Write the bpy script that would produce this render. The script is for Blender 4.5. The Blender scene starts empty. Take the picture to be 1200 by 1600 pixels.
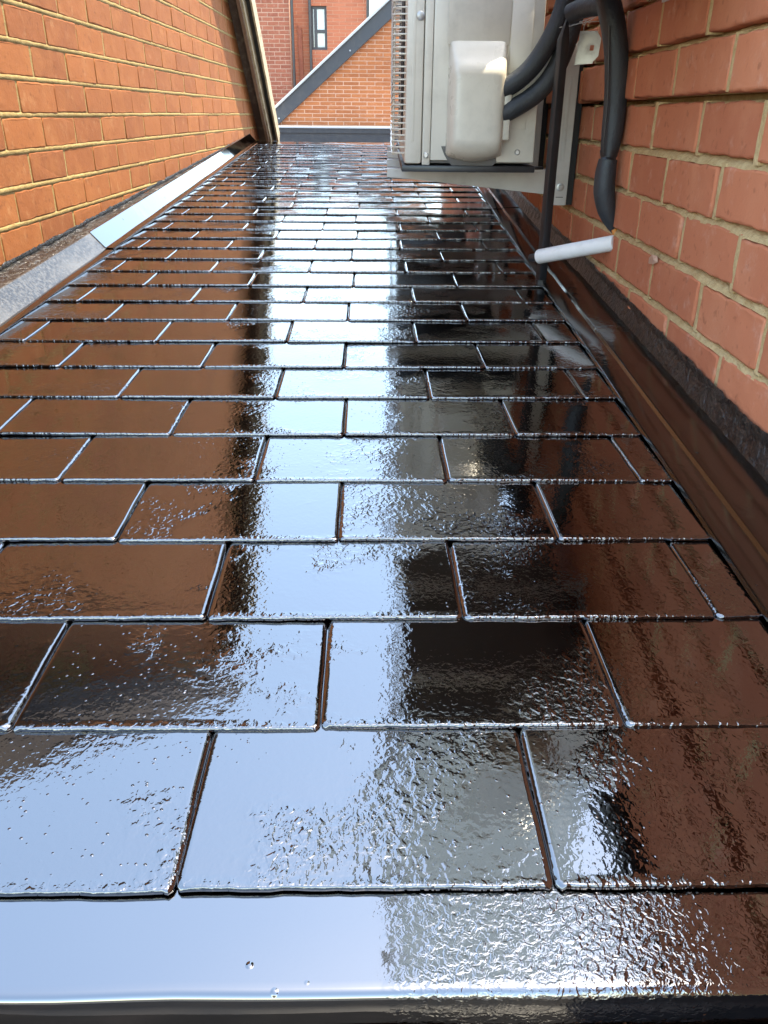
import bpy, bmesh, math, random
from mathutils import Vector, Matrix, noise
random.seed(7)
R = math.radians
ZC = 3.4                                   # camera height above the ground

# ------------------------------------------------------------------ camera
scene = bpy.context.scene
COL = scene.collection
cam_d = bpy.data.cameras.new('camera')
cam = bpy.data.objects.new('camera', cam_d)
COL.objects.link(cam)
cam_d.sensor_fit = 'HORIZONTAL'; cam_d.sensor_width = 36.0
FPX = 1250.0
cam_d.lens = 36.0 * FPX / 1200.0
cam_d.clip_start = 0.02; cam_d.clip_end = 3000
CM = Matrix.Translation((0, 0, ZC)) @ Matrix.Rotation(R(90 - 26.46), 4, 'X') @ Matrix.Rotation(R(0.5), 4, 'Z')
cam.matrix_world = CM
scene.camera = cam

# ------------------------------------------------------------------ sky and sun
SUN_DIR = Vector((0.30, 0.12, 0.94)).normalized()      # towards the sun
w = bpy.data.worlds.new('World'); scene.world = w; w.use_nodes = True
nt = w.node_tree
sky = nt.nodes.new('ShaderNodeTexSky'); sky.sky_type = 'NISHITA'; sky.sun_disc = False
sky.sun_elevation = math.asin(SUN_DIR.z)
sky.sun_rotation = math.atan2(SUN_DIR.x, SUN_DIR.y)
sky.air_density = 1.0; sky.dust_density = 0.8; sky.ozone_density = 0.4
bg = nt.nodes['Background']; bg.inputs['Strength'].default_value = 0.15
nt.links.new(sky.outputs[0], bg.inputs['Color'])
sl = bpy.data.lights.new('sun', 'SUN'); sl.energy = 2.0; sl.angle = R(0.5); sl.color = (1.0, 0.93, 0.82)
so = bpy.data.objects.new('sun', sl); COL.objects.link(so)
so.rotation_euler = SUN_DIR.to_track_quat('Z', 'Y').to_euler(); so.location = (3, 1, 12)
vs = scene.view_settings
vs.view_transform = 'Standard'; vs.look = 'None'; vs.gamma = 1.0; vs.use_curve_mapping = False
vs.exposure = 3.15
vs.use_white_balance = True; vs.white_balance_temperature = 7400; vs.white_balance_tint = 6
scene.render.engine = 'CYCLES'
scene.cycles.max_bounces = 5; scene.cycles.glossy_bounces = 3; scene.cycles.diffuse_bounces = 3
scene.cycles.use_denoising = True

# ------------------------------------------------------------------ helpers
def at(x, y, Y):
    """point of the photograph (1200 x 1600) on the vertical plane at forward distance Y"""
    d = CM.to_3x3() @ Vector(((x - 600) / FPX, -(y - 800) / FPX, -1))
    return Vector((0, 0, ZC)) + d * (Y / d.y)

def project(p):
    q = CM.inverted() @ Vector(p)
    if q.z >= -1e-4: return None
    return (600 + FPX * q.x / -q.z, 800 - FPX * q.y / -q.z)

def tag(o, label=None, cat=None, group=None, kind=None):
    if label: o['label'] = label
    if cat: o['category'] = cat
    if group: o['group'] = group
    if kind: o['kind'] = kind
    return o

def empty(name, loc=(0, 0, 0)):
    o = bpy.data.objects.new(name, None); COL.objects.link(o)
    o.location = loc; o.empty_display_size = 0.1
    bpy.context.view_layer.update()
    return o

def link(name, me, parent=None, matrix=None):
    """link mesh data given in world coordinates (or with a world matrix), keeping it in place under a parent"""
    o = bpy.data.objects.new(name, me); COL.objects.link(o)
    m = matrix if matrix is not None else Matrix.Identity(4)
    if parent is not None:
        o.parent = parent
        o.matrix_parent_inverse = Matrix.Identity(4)
        o.matrix_basis = world_of(parent).inverted() @ m
    else:
        o.matrix_basis = m
    return o

def world_of(o):
    m = o.matrix_basis.copy()
    while o.parent is not None:
        o = o.parent
        m = o.matrix_basis @ m
    return m

class MB:
    def __init__(self): self.v = []; self.f = []
    def add(self, vs_, fs):
        n = len(self.v)
        self.v += [tuple(a) for a in vs_]
        self.f += [tuple(i + n for i in a) for a in fs]
        return self
    def box(self, a, b, m=None):
        x0, y0, z0 = a; x1, y1, z1 = b
        V = [(x0,y0,z0),(x1,y0,z0),(x1,y1,z0),(x0,y1,z0),(x0,y0,z1),(x1,y0,z1),(x1,y1,z1),(x0,y1,z1)]
        if m is not None: V = [m @ Vector(p) for p in V]
        return self.add(V, [(3,2,1,0),(4,5,6,7),(0,1,5,4),(1,2,6,5),(2,3,7,6),(3,0,4,7)])
    def prism(self, poly, d):
        """polygon (list of 3-D points) swept along vector d"""
        n = len(poly); d = Vector(d)
        V = [Vector(p) for p in poly] + [Vector(p) + d for p in poly]
        F = [tuple(range(n))[::-1], tuple(range(n, 2 * n))] + [(i, (i + 1) % n, n + (i + 1) % n, n + i) for i in range(n)]
        return self.add(V, F)
    def grid(self, rows):
        nr = len(rows); nc = len(rows[0])
        V = [p for r in rows for p in r]
        F = [(i*nc+j, i*nc+j+1, (i+1)*nc+j+1, (i+1)*nc+j) for i in range(nr-1) for j in range(nc-1)]
        return self.add(V, F)
    def tube(self, pts, rad, n=12, cap=True):
        pts = [Vector(p) for p in pts]
        if not hasattr(rad, '__len__'): rad = [rad] * len(pts)
        t0 = (pts[1] - pts[0]).normalized()
        up = Vector((0, 0, 1)) if abs(t0.z) < 0.9 else Vector((1, 0, 0))
        nrm = (up - t0 * up.dot(t0)).normalized()
        rings = []
        for i, p in enumerate(pts):
            t = (pts[min(i+1, len(pts)-1)] - pts[max(i-1, 0)]).normalized()
            nrm = (nrm - t * nrm.dot(t)).normalized(); bn = t.cross(nrm)
            rings.append([p + (nrm * math.cos(2*math.pi*k/n) + bn * math.sin(2*math.pi*k/n)) * rad[i] for k in range(n)])
        V = [q for r in rings for q in r]
        F = [(i*n+k, i*n+(k+1) % n, (i+1)*n+(k+1) % n, (i+1)*n+k) for i in range(len(pts)-1) for k in range(n)]
        if cap: F += [tuple(range(n))[::-1], tuple(range((len(pts)-1)*n, len(pts)*n))]
        return self.add(V, F)
    def mesh(self, name, mat, smooth=False, bevel=0.0, segs=2, angle=35):
        me = bpy.data.meshes.new(name)
        me.from_pydata(self.v, [], self.f); me.update()
        bm = bmesh.new(); bm.from_mesh(me)
        bmesh.ops.recalc_face_normals(bm, faces=bm.faces)
        if bevel > 0:
            es = [e for e in bm.edges if len(e.link_faces) == 2 and e.calc_face_angle(0) > R(30)]
            bmesh.ops.bevel(bm, geom=es, offset=bevel, segments=segs, affect='EDGES', profile=0.5, clamp_overlap=True)
        bm.to_mesh(me); bm.free()
        if mat is not None: me.materials.append(mat)
        if smooth or bevel > 0:
            for p in me.polygons: p.use_smooth = True
            try: me.set_sharp_from_angle(angle=R(angle))
            except Exception: pass
        return me
    def build(self, name, mat, parent=None, matrix=None, **kw):
        return link(name, self.mesh(name, mat, **kw), parent, matrix)

def catmull(pts, n=8):
    P = [Vector(p) for p in pts]; P = [2*P[0]-P[1]] + P + [2*P[-1]-P[-2]]
    out = []
    for i in range(1, len(P)-2):
        for k in range(n):
            t = k / n; a, b, c, d = P[i-1], P[i], P[i+1], P[i+2]
            out.append(0.5 * ((2*b) + (c-a)*t + (2*a-5*b+4*c-d)*t*t + (3*b-a-3*c+d)*t**3))
    out.append(P[-2]); return out

def lerp_list(vals, n):
    out = []
    for i in range(len(vals)-1):
        for k in range(n): out.append(vals[i] + (vals[i+1]-vals[i]) * k / n)
    out.append(vals[-1]); return out

def nz(x, y, z, s=1.0): return noise.noise(Vector((x*s, y*s, z*s)))

# ------------------------------------------------------------------ materials
class NT:
    def __init__(self, name):
        self.m = bpy.data.materials.new(name); self.m.use_nodes = True
        self.t = self.m.node_tree; self.b = self.t.nodes['Principled BSDF']
    def n(self, typ, **kw):
        nd = self.t.nodes.new(typ)
        for k, v in kw.items():
            if k.startswith('_'): setattr(nd, k[1:], v)
        return nd
    def l(self, a, b): self.t.links.new(a, b)
    def noise(self, vec, scale, detail=2.0, rough=0.5, dist=0.0):
        nd = self.n('ShaderNodeTexNoise'); nd.inputs['Scale'].default_value = scale
        nd.inputs['Detail'].default_value = detail; nd.inputs['Roughness'].default_value = rough
        nd.inputs['Distortion'].default_value = dist
        if vec is not None: self.l(vec, nd.inputs['Vector'])
        return nd.outputs['Fac']
    def math(self, op, a, b=None, c=None, clamp=False):
        nd = self.n('ShaderNodeMath'); nd.operation = op; nd.use_clamp = clamp
        for i, s in enumerate((a, b, c)):
            if s is None: continue
            if isinstance(s, (int, float)): nd.inputs[i].default_value = s
            else: self.l(s, nd.inputs[i])
        return nd.outputs[0]
    def ramp(self, f, a, b, lo=0.0, hi=1.0):
        nd = self.n('ShaderNodeMapRange'); nd.interpolation_type = 'SMOOTHSTEP'
        self.l(f, nd.inputs[0])
        for i, v in enumerate((a, b, lo, hi)): nd.inputs[1+i].default_value = v
        return nd.outputs[0]
    def mix(self, f, a, b, mode='MIX'):
        nd = self.n('ShaderNodeMix'); nd.data_type = 'RGBA'; nd.blend_type = mode
        if isinstance(f, (int, float)): nd.inputs['Factor'].default_value = f
        else: self.l(f, nd.inputs['Factor'])
        for s, k in ((a, 6), (b, 7)):
            if isinstance(s, tuple): nd.inputs[k].default_value = (*s, 1)
            else: self.l(s, nd.inputs[k])
        return nd.outputs[2]
    def coord(self, rnd=True, kind='Object'):
        tc = self.n('ShaderNodeTexCoord').outputs[kind]
        if not rnd: return tc
        oi = self.n('ShaderNodeObjectInfo').outputs['Random']
        sc = self.math('MULTIPLY', oi, 53.0)
        va = self.n('ShaderNodeVectorMath'); va.operation = 'ADD'
        self.l(tc, va.inputs[0]); self.l(sc, va.inputs[1])
        return va.outputs[0]
    def scale(self, v, s):
        nd = self.n('ShaderNodeVectorMath'); nd.operation = 'MULTIPLY'
        self.l(v, nd.inputs[0]); nd.inputs[1].default_value = s
        return nd.outputs[0]
    def rnd(self): return self.n('ShaderNodeObjectInfo').outputs['Random']
    def bump(self, h, dist, strength=1.0, normal=None):
        nd = self.n('ShaderNodeBump'); nd.inputs['Strength'].default_value = strength
        nd.inputs['Distance'].default_value = dist
        self.l(h, nd.inputs['Height'])
        if normal is not None: self.l(normal, nd.inputs['Normal'])
        self.l(nd.outputs[0], self.b.inputs['Normal'])
        return nd.outputs[0]
    def set(self, **kw):
        for k, v in kw.items():
            k = k.replace('_', ' ')
            s = self.b.inputs[k]
            if hasattr(v, 'is_linked') or hasattr(v, 'links'): self.l(v, s)
            elif isinstance(v, tuple): s.default_value = (*v, 1)
            else: s.default_value = v
        return self

def mat_slate():
    k = NT('wet_coated_slate')
    v = k.coord(); raw = k.coord(False)
    sep = k.n('ShaderNodeSeparateXYZ'); k.l(raw, sep.inputs[0])
    patch = k.ramp(k.noise(v, 8.0, 4.0, 0.6), 0.51, 0.70)
    tail = k.ramp(sep.outputs[1], 0.0, 0.010, 1.0, 0.0)
    rough_mask = k.math('MAXIMUM', patch, k.math('MULTIPLY', tail, 0.8))
    st = k.noise(v, 200.0, 2.0, 0.5, 0.4)
    wv = k.noise(k.scale(v, (1.0, 0.75, 1.0)), 165.0, 1.5, 0.5, 0.3)
    worm = k.ramp(wv, 0.42, 0.64)
    h1 = k.math('ADD', k.math('MULTIPLY', st, k.math('MULTIPLY_ADD', rough_mask, 0.40, 0.05)),
                k.math('MULTIPLY', worm, k.math('MULTIPLY_ADD', rough_mask, 0.20, 0.014)))
    # blisters and drops of coating
    vo = k.n('ShaderNodeTexVoronoi'); vo.inputs['Scale'].default_value = 200.0; vo.inputs['Randomness'].default_value = 1.0; k.l(v, vo.inputs['Vector'])
    drop = k.ramp(vo.outputs['Distance'], 0.05, 0.26, 1.0, 0.0)
    sepc = k.n('ShaderNodeSeparateColor'); k.l(vo.outputs['Color'], sepc.inputs[0])
    sel = k.ramp(sepc.outputs[0], 0.55, 1.0)
    pm = k.ramp(k.noise(v, 5.0, 2.0), 0.46, 0.72, 0.0, 1.0)
    h2 = k.math('MULTIPLY', k.math('MULTIPLY', drop, sel), k.math('MULTIPLY', pm, 0.36))
    # slow sag of the film
    h3 = k.math('MULTIPLY', k.noise(v, 16.0, 1.0, 0.4), 0.18)
    h = k.math('ADD', k.math('ADD', h1, h2), h3)
    k.bump(h, 0.0016)
    k.set(Base_Color=(0.0004, 0.0003, 0.0003), Roughness=0.008, IOR=2.5)
    return k.m

def mat_coat(name, base=(0.0004, 0.0003, 0.0003), rough=0.04, amp=0.3, scale=60.0, sag=0.12, ior=2.6):
    k = NT(name); v = k.coord()
    m = k.ramp(k.noise(v, 5.0, 2.0), 0.5, 0.72)
    h1 = k.math('MULTIPLY', k.noise(v, scale, 2.0, 0.5, 0.5), k.math('MULTIPLY_ADD', m, amp, 0.012))
    vo = k.n('ShaderNodeTexVoronoi'); vo.inputs['Scale'].default_value = 55.0; k.l(v, vo.inputs['Vector'])
    drop = k.ramp(vo.outputs['Distance'], 0.05, 0.16, 1.0, 0.0)
    sepc = k.n('ShaderNodeSeparateColor'); k.l(vo.outputs['Color'], sepc.inputs[0])
    sel = k.ramp(sepc.outputs[0], 0.93, 0.95)
    h = k.math('ADD', k.math('ADD', h1, k.math('MULTIPLY', k.math('MULTIPLY', drop, sel), 0.5)),
               k.math('MULTIPLY', k.noise(v, 9.0, 1.0), sag))
    k.bump(h, 0.0016)
    k.set(Base_Color=base, Roughness=rough, IOR=ior)
    return k.m

def mat_lead(name, rough=0.28, amp=1.0):
    k = NT(name); v = k.coord()
    n1 = k.noise(v, 42.0, 4.0, 0.62, 1.2)
    n2 = k.noise(v, 150.0, 2.0, 0.5)
    h = k.math('ADD', n1, k.math('MULTIPLY', n2, 0.35))
    k.bump(h, 0.007 * amp)
    c = k.mix(k.ramp(n1, 0.35, 0.7), (0.006, 0.005, 0.005), (0.022, 0.021, 0.019))
    k.set(Base_Color=c, Roughness=rough, IOR=1.55)
    return k.m

def mat_brick(name, c1, c2, c3, pale=(0.62, 0.40, 0.30), bump=0.0016):
    k = NT(name); v = k.coord(); r = k.rnd()
    base = k.mix(r, c1, c2)
    base = k.mix(k.ramp(k.noise(v, 9.0, 3.0), 0.45, 0.75, 0.0, 0.55), base, c3)
    base = k.mix(k.ramp(k.noise(v, 22.0, 5.0, 0.7), 0.54, 0.80, 0.0, 0.45), base, pale)
    base = k.mix(k.ramp(k.noise(v, 70.0, 3.0), 0.60, 0.72, 0.0, 0.45), base, (c1[0]*0.45, c1[1]*0.42, c1[2]*0.4))
    f = k.noise(v, 190.0, 3.0, 0.6); g = k.noise(v, 26.0, 2.0)
    h = k.math('ADD', k.math('MULTIPLY', f, 0.35), k.math('MULTIPLY', g, 0.9))
    k.bump(h, bump)
    k.set(Base_Color=base, Roughness=0.88)
    k.b.inputs['Specular IOR Level'].default_value = 0.25
    return k.m

def mat_mortar(name, c1, c2):
    k = NT(name); v = k.coord(False)
    n = k.noise(v, 60.0, 5.0, 0.7)
    k.bump(k.noise(v, 240.0, 4.0, 0.7), 0.003)
    k.set(Base_Color=k.mix(k.ramp(n, 0.3, 0.7), c1, c2), Roughness=0.95)
    k.b.inputs['Specular IOR Level'].default_value = 0.15
    return k.m

def mat_paint(name, c, rough=0.45, grime=0.2, bump=0.0, metallic=0.0, dirt=(0.2, 0.17, 0.13), gs=12.0):
    k = NT(name); v = k.coord(False)
    n = k.noise(v, gs, 5.0, 0.65)
    n2 = k.noise(k.scale(v, (40.0, 40.0, 4.0)), 1.0, 3.0)
    f = k.math('MULTIPLY', k.math('MULTIPLY', k.ramp(n, 0.4, 0.8), n2), grime * 2)
    k.set(Base_Color=k.mix(f, c, dirt), Roughness=k.ramp(n, 0.3, 0.7, rough * 0.85, min(1, rough * 1.2)), Metallic=metallic)
    if bump: k.bump(k.noise(v, 160.0, 3.0), bump)
    return k.m

def mat_brick_far(name, c1, c2, mortar, sx=0.225, sz=0.075, m=0.010, ax='XZ'):
    k = NT(name); tc = k.coord(False)
    sep = k.n('ShaderNodeSeparateXYZ'); k.l(tc, sep.inputs[0])
    cmb = k.n('ShaderNodeCombineXYZ')
    if ax == 'XZ': k.l(sep.outputs[0], cmb.inputs[0])
    else: k.l(sep.outputs[1], cmb.inputs[0])
    k.l(sep.outputs[2], cmb.inputs[1])
    b = k.n('ShaderNodeTexBrick'); k.l(cmb.outputs[0], b.inputs['Vector'])
    b.inputs['Color1'].default_value = (*c1, 1); b.inputs['Color2'].default_value = (*c2, 1)
    b.inputs['Mortar'].default_value = (*mortar, 1)
    b.inputs['Scale'].default_value = 1.0; b.inputs['Mortar Size'].default_value = m / 2
    b.inputs['Brick Width'].default_value = sx; b.inputs['Row Height'].default_value = sz
    c = k.mix(k.ramp(k.noise(tc, 2.5, 5.0), 0.4, 0.75, 0, 0.4), b.outputs['Color'], (c1[0]*1.2, c1[1]*1.3, c1[2]*1.4))
    inv = k.math('SUBTRACT', 1.0, b.outputs['Fac']); k.bump(inv, 0.006)
    k.set(Base_Color=c, Roughness=0.9)
    return k.m

M = {}
M['slate'] = mat_slate()
M['coat'] = mat_coat('wet_black_coating')
def mat_eave():
    k = NT('wet_black_coating_on_board'); v = k.coord(False)
    sep = k.n('ShaderNodeSeparateXYZ'); k.l(v, sep.inputs[0])
    edge = k.math('ADD', sep.outputs[0], k.math('MULTIPLY', k.noise(v, 30.0, 3.0), 0.05))
    m = k.math('MULTIPLY', k.ramp(edge, 0.03, 0.06), k.ramp(edge, 0.20, 0.26, 1.0, 0.12))
    a = k.noise(v, 230.0, 2.5, 0.55, 0.8); b = k.ramp(k.noise(v, 170.0, 2.0, 0.5, 0.6), 0.40, 0.62)
    h1 = k.math('MULTIPLY', k.math('ADD', k.math('MULTIPLY', a, 0.22), k.math('MULTIPLY', b, 0.10)), k.math('MULTIPLY_ADD', m, 0.9, 0.015))
    vo = k.n('ShaderNodeTexVoronoi'); vo.inputs['Scale'].default_value = 60.0; k.l(v, vo.inputs['Vector'])
    drop = k.ramp(vo.outputs['Distance'], 0.05, 0.16, 1.0, 0.0)
    sepc = k.n('ShaderNodeSeparateColor'); k.l(vo.outputs['Color'], sepc.inputs[0])
    sel = k.ramp(sepc.outputs[0], 0.86, 0.92)
    h = k.math('ADD', h1, k.math('MULTIPLY', k.math('MULTIPLY', drop, sel), 0.35))
    k.bump(h, 0.0016)
    k.set(Base_Color=(0.0004, 0.0003, 0.0003), Roughness=0.03, IOR=2.6)
    return k.m
M['coat_eave'] = mat_eave()
M['coat_sheet'] = mat_coat('black_coating_on_sheet', rough=0.05, ior=1.85, sag=0.1)
M['coat_soft'] = mat_coat('dulled_black_coating', base=(0.004, 0.003, 0.002), rough=0.13, amp=0.5, ior=1.75, sag=0.3)
def mat_worn():
    k = NT('worn_coating_on_lead'); v = k.coord()
    n1 = k.noise(v, 130.0, 4.0, 0.7); n2 = k.noise(k.scale(v, (9.0, 3.0, 9.0)), 1.0, 3.0)
    f = k.math('MULTIPLY', k.ramp(n1, 0.36, 0.58), k.ramp(n2, 0.30, 0.58))
    k.bump(n1, 0.0014)
    k.set(Base_Color=k.mix(f, (0.060, 0.057, 0.053), (0.005, 0.004, 0.004)), Roughness=0.40, IOR=1.5)
    return k.m
M['coat_dull'] = mat_worn()
M['lead'] = mat_lead('crumpled_black_lead')
M['lead_dry'] = mat_lead('crumpled_grey_lead', rough=0.34, amp=1.2)
M['brickL'] = mat_brick('orange_brick', (0.220, 0.072, 0.019), (0.172, 0.053, 0.015), (0.255, 0.095, 0.028), pale=(0.33, 0.185, 0.088))
M['mortarL'] = mat_mortar('ochre_mortar', (0.20, 0.135, 0.052), (0.27, 0.195, 0.085))
M['brickR'] = mat_brick('salmon_brick', (0.49, 0.165, 0.080), (0.40, 0.124, 0.060), (0.52, 0.205, 0.105), pale=(0.60, 0.38, 0.28), bump=0.0022)
M['mortarR'] = mat_mortar('sandy_mortar', (0.42, 0.27, 0.12), (0.56, 0.40, 0.205))
M['brickF'] = mat_brick('red_orange_brick', (0.38, 0.128, 0.046), (0.30, 0.096, 0.036), (0.41, 0.152, 0.060))
M['mortarF'] = mat_mortar('pale_pink_mortar', (0.48, 0.28, 0.18), (0.54, 0.33, 0.23))
M['brickT'] = mat_brick('dull_red_brick', (0.29, 0.098, 0.056), (0.23, 0.074, 0.044), (0.32, 0.12, 0.072))
M['mortarT'] = mat_mortar('pinkish_mortar', (0.38, 0.22, 0.15), (0.43, 0.26, 0.18))
M['far'] = mat_brick_far('fine_orange_brickwork', (0.36, 0.115, 0.055), (0.30, 0.092, 0.044), (0.44, 0.22, 0.13), 0.25, 0.065)
M['farY'] = mat_brick_far('orange_brickwork_side', (0.44, 0.15, 0.06), (0.40, 0.12, 0.05), (0.55, 0.38, 0.2), ax='YZ')
M['grey'] = mat_paint('slate_grey_painted_metal', (0.032, 0.034, 0.038), 0.5, 0.15)
M['greylt'] = mat_paint('pale_grey_trim', (0.42, 0.42, 0.42), 0.5, 0.2)
M['cream'] = mat_paint('cream_grey_enamel', (0.60, 0.545, 0.455), 0.36, 0.3)
M['cream_lit'] = mat_paint('lit_cream_enamel', (0.80, 0.77, 0.69), 0.36, 0.2)  # lightened copy of the cream, brighter light put into its colour
M['cream2'] = mat_paint('cream_grey_plastic', (0.56, 0.505, 0.415), 0.30, 0.28)
M['bracket'] = mat_paint('pale_grey_powder_coat', (0.54, 0.51, 0.46), 0.42, 0.3)
M['steel'] = mat_paint('galvanised_steel', (0.48, 0.47, 0.45), 0.4, 0.5, metallic=0.75, gs=45)
M['foam'] = mat_paint('black_foam_insulation', (0.020, 0.023, 0.027), 0.55, 0.35, bump=0.0012, dirt=(0.075, 0.06, 0.05))
M['blackp'] = mat_paint('black_plastic', (0.016, 0.016, 0.017), 0.38, 0.3, dirt=(0.06, 0.05, 0.05))
M['whitep'] = mat_paint('white_plastic', (0.80, 0.785, 0.75), 0.38, 0.2, gs=30)
M['rust'] = mat_paint('orange_sealant', (0.55, 0.20, 0.04), 0.6, 0.4)
M['dark'] = mat_paint('dark_void', (0.012, 0.012, 0.012), 0.8, 0.1)
M['fin'] = mat_paint('dusty_fins_and_pocket_shade', (0.10, 0.09, 0.08), 0.6, 0.4)  # also colours the painted shade under the valve cover
M['woodbr'] = mat_paint('dark_brown_soffit', (0.035, 0.014, 0.007), 0.7, 0.5, gs=20)
M['woodmid'] = mat_paint('brown_bargeboard', (0.10, 0.048, 0.024), 0.7, 0.5, gs=20)
M['woodlt'] = mat_paint('weathered_pale_board', (0.30, 0.24, 0.15), 0.8, 0.9, gs=25, dirt=(0.14, 0.10, 0.06))
M['roofd'] = mat_paint('dark_roof_slates', (0.05, 0.05, 0.055), 0.6, 0.3)
M['asphalt'] = mat_paint('asphalt', (0.05, 0.05, 0.05), 0.9, 0.3, bump=0.004)
M['render'] = mat_paint('pale_render', (0.6, 0.58, 0.55), 0.9, 0.3)
M['leaf'] = mat_paint('dry_leaf_tissue', (0.48, 0.27, 0.18), 0.8, 0.4, gs=60)
M['web'] = mat_paint('dusty_thread', (0.45, 0.43, 0.38), 0.9, 0.2)
def mat_glass():
    k = NT('window_glass'); k.set(Base_Color=(0.30, 0.36, 0.38), Roughness=0.05, IOR=1.9)
    k.bump(k.noise(k.coord(False), 1.2, 1.0), 0.01); return k.m
M['glass'] = mat_glass()

# ------------------------------------------------------------------ setting: ground
g = MB().add([(-400,-400,0),(400,-400,0),(400,400,0),(-400,400,0)], [(0,1,2,3)]).build('ground', M['asphalt'])
tag(g, kind='structure')

# ------------------------------------------------------------------ slate roof
SLOPE, YAW, ROOF0 = R(2.97), R(1.2), -0.4525
RM = Matrix.Translation((0, 0, ZC + ROOF0)) @ Matrix.Rotation(YAW, 4, 'Z') @ Matrix.Rotation(SLOPE, 4, 'X')
def roofz(F): return ZC + ROOF0 + math.tan(SLOPE) * F
roof = empty('slate_roof'); roof.matrix_basis = RM.copy()
tag(roof, 'wet black slate roof mirroring the sky between two brick walls', 'roof')
GAUGE, WID, TH, V0, NROW = 0.1362, 0.2325, 0.0038, 0.3350, 37
TILT = TH / GAUGE

def slate_mesh(wd, seed, cut_l=False, cut_r=False):
    """slate with its tail at y = 0, top face at z = 0, rounded and slightly ragged edges"""
    rg = random.Random(seed); L = GAUGE * 1.96; rc = 0.0055
    o = rg.uniform(0, 99)
    def wob(t, a=0.0011): return a * (nz(t * 60, o, 0) + 0.6 * nz(t * 170, o, 5))
    pts = []
    nx = 26; ny = 7
    for i in range(nx + 1):
        x = -wd/2 + rc + (wd - 2*rc) * i / nx
        pts.append((x, wob(x)))
    for a in (-60, -30): pts.append((wd/2 - rc + rc*math.cos(R(a)), rc + rc*math.sin(R(a))))
    for i in range(ny + 1):
        y = rc + (L - rc) * i / ny; pts.append((wd/2 + wob(y + 7, 0.0006) - 0.0025 * (i / ny) * rg.uniform(0, 1), y))
    for i in range(ny + 1):
        y = L - (L - rc) * i / ny; pts.append((-wd/2 + wob(y + 3, 0.0006), y))
    for a in (-150, -120): pts.append((-wd/2 + rc + rc*math.cos(R(a)), rc + rc*math.sin(R(a))))
    n = len(pts)
    cx, cy = 0, L/2
    def ring(ins, z, tins=None, tz=None):
        out = []
        for i, (x, y) in enumerate(pts):
            a = Vector(pts[i-1]); b = Vector(pts[(i+1) % n]); t = (b - a).normalized()
            nn = Vector((-t.y, t.x))
            ii, zz = (tins, tz) if (tins is not None and i <= nx) else (ins, z)
            out.append((x + nn.x*ii, y + nn.y*ii, zz))
        return out
    rings = [ring(-0.0015, -TH*0.98, 0.0, -TH*0.98), ring(-0.0015, -0.0020, 0.0, -0.0016), ring(-0.0008, -0.0015, 0.0002, -0.0009), ring(0.0, -0.0009, 0.0005, -0.0004), ring(0.0009, -0.0004, 0.0010, -0.00012), ring(0.0020, -0.0001, 0.0016, -0.00003), ring(0.0035, 0.0, 0.0026, 0.0)]
    mb = MB()
    V = [p for r in rings for p in r]
    F = [(k*n+i, k*n+(i+1) % n, (k+1)*n+(i+1) % n, (k+1)*n+i) for k in range(len(rings)-1) for i in range(n)]
    F.append(tuple(range((len(rings)-1)*n, len(rings)*n))); F.append(tuple(range(n))[::-1])
    mb.add(V, F)
    me = mb.mesh('slate', M['slate'])
    for p in me.polygons: p.use_smooth = len(p.vertices) == 4
    return me

full = [slate_mesh(WID - 0.0032, s) for s in range(10)]
for k in range(NROW):
    v = V0 + GAUGE * k
    off = (-0.114 if k == 0 else -0.143) if k % 2 == 0 else -0.038
    umin = -0.668; umax = 0.372 + 0.029 * v
    rw = random.Random(100 + k); off += rw.uniform(-0.006, 0.006)
    j = -8
    while True:
        a = off + WID * j; b = a + WID; j += 1
        if b < umin + 0.02: continue
        if a > umax - 0.02: break
        a2, b2 = max(a, umin - 0.004), min(b, umax + 0.004)
        if (a2, b2) == (a, b): me = rw.choice(full)
        else: me = slate_mesh(b2 - a2 - 0.0032, int(k * 50 + j + 1000))
        o = bpy.data.objects.new('slate', me); COL.objects.link(o); o.parent = roof
        o.location = ((a2 + b2)/2, v + rw.uniform(-0.0012, 0.0012), 0.0135 + rw.uniform(-0.0004, 0.0006))
        o.rotation_euler = (-TILT + rw.uniform(-0.0045, 0.0045), rw.uniform(-0.006, 0.006), rw.uniform(-0.004, 0.004))
# boarding under the slates, the eaves board and what carries it
RL = 0.372 + 0.029 * 5.35
deck = MB(); deck.box((-0.80, 0.30, -0.05), (0.46, 5.352, -0.006))
link('roof_deck', deck.mesh('roof_deck', M['coat']), roof, RM)
eb = MB()
rows = []
prof = [(a - 0.004, b + 0.0022) for a, b in [(0.275, -0.050), (0.275, -0.012), (0.2752, -0.002), (0.2762, 0.0034), (0.2778, 0.0062), (0.2795, 0.0074), (0.2815, 0.0077), (0.285, 0.00765), (0.300, 0.0072), (0.32, 0.0067), (0.345, 0.0060), (0.47, 0.0040), (0.60, 0.0010)]]
for i in range(61):
    u = -0.80 + 1.26 * i / 60
    rows.append([(u, a + (0.0012 * nz(u*14, 3, b*30) if a < 0.29 else 0), b + 0.0004 * nz(u*9, a*30, 2)) for a, b in prof])
eb.grid(rows)
link('eaves_board', eb.mesh('eaves_board', M['coat_eave'], smooth=True, angle=80), roof, RM)
rb = MB(); rb.box((-0.80, 5.352, -0.05), (0.50, 5.40, 0.010))
link('ridge_capping', rb.mesh('ridge_capping', M['coat'], bevel=0.006), roof, RM)
gt = MB(); prof = [(a - 0.004, b) for a, b in [(0.272, -0.020), (0.262, -0.045), (0.235, -0.058), (0.208, -0.045), (0.200, -0.014), (0.196, -0.010), (0.193, -0.014), (0.200, -0.055), (0.235, -0.070), (0.27, -0.055)]]
gt.grid([[(u, a, b) for a, b in prof] for u in (-0.9, -0.4, 0.1, 0.5)])
link('gutter', gt.mesh('gutter', M['blackp'], smooth=True, angle=50), roof, RM)
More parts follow.
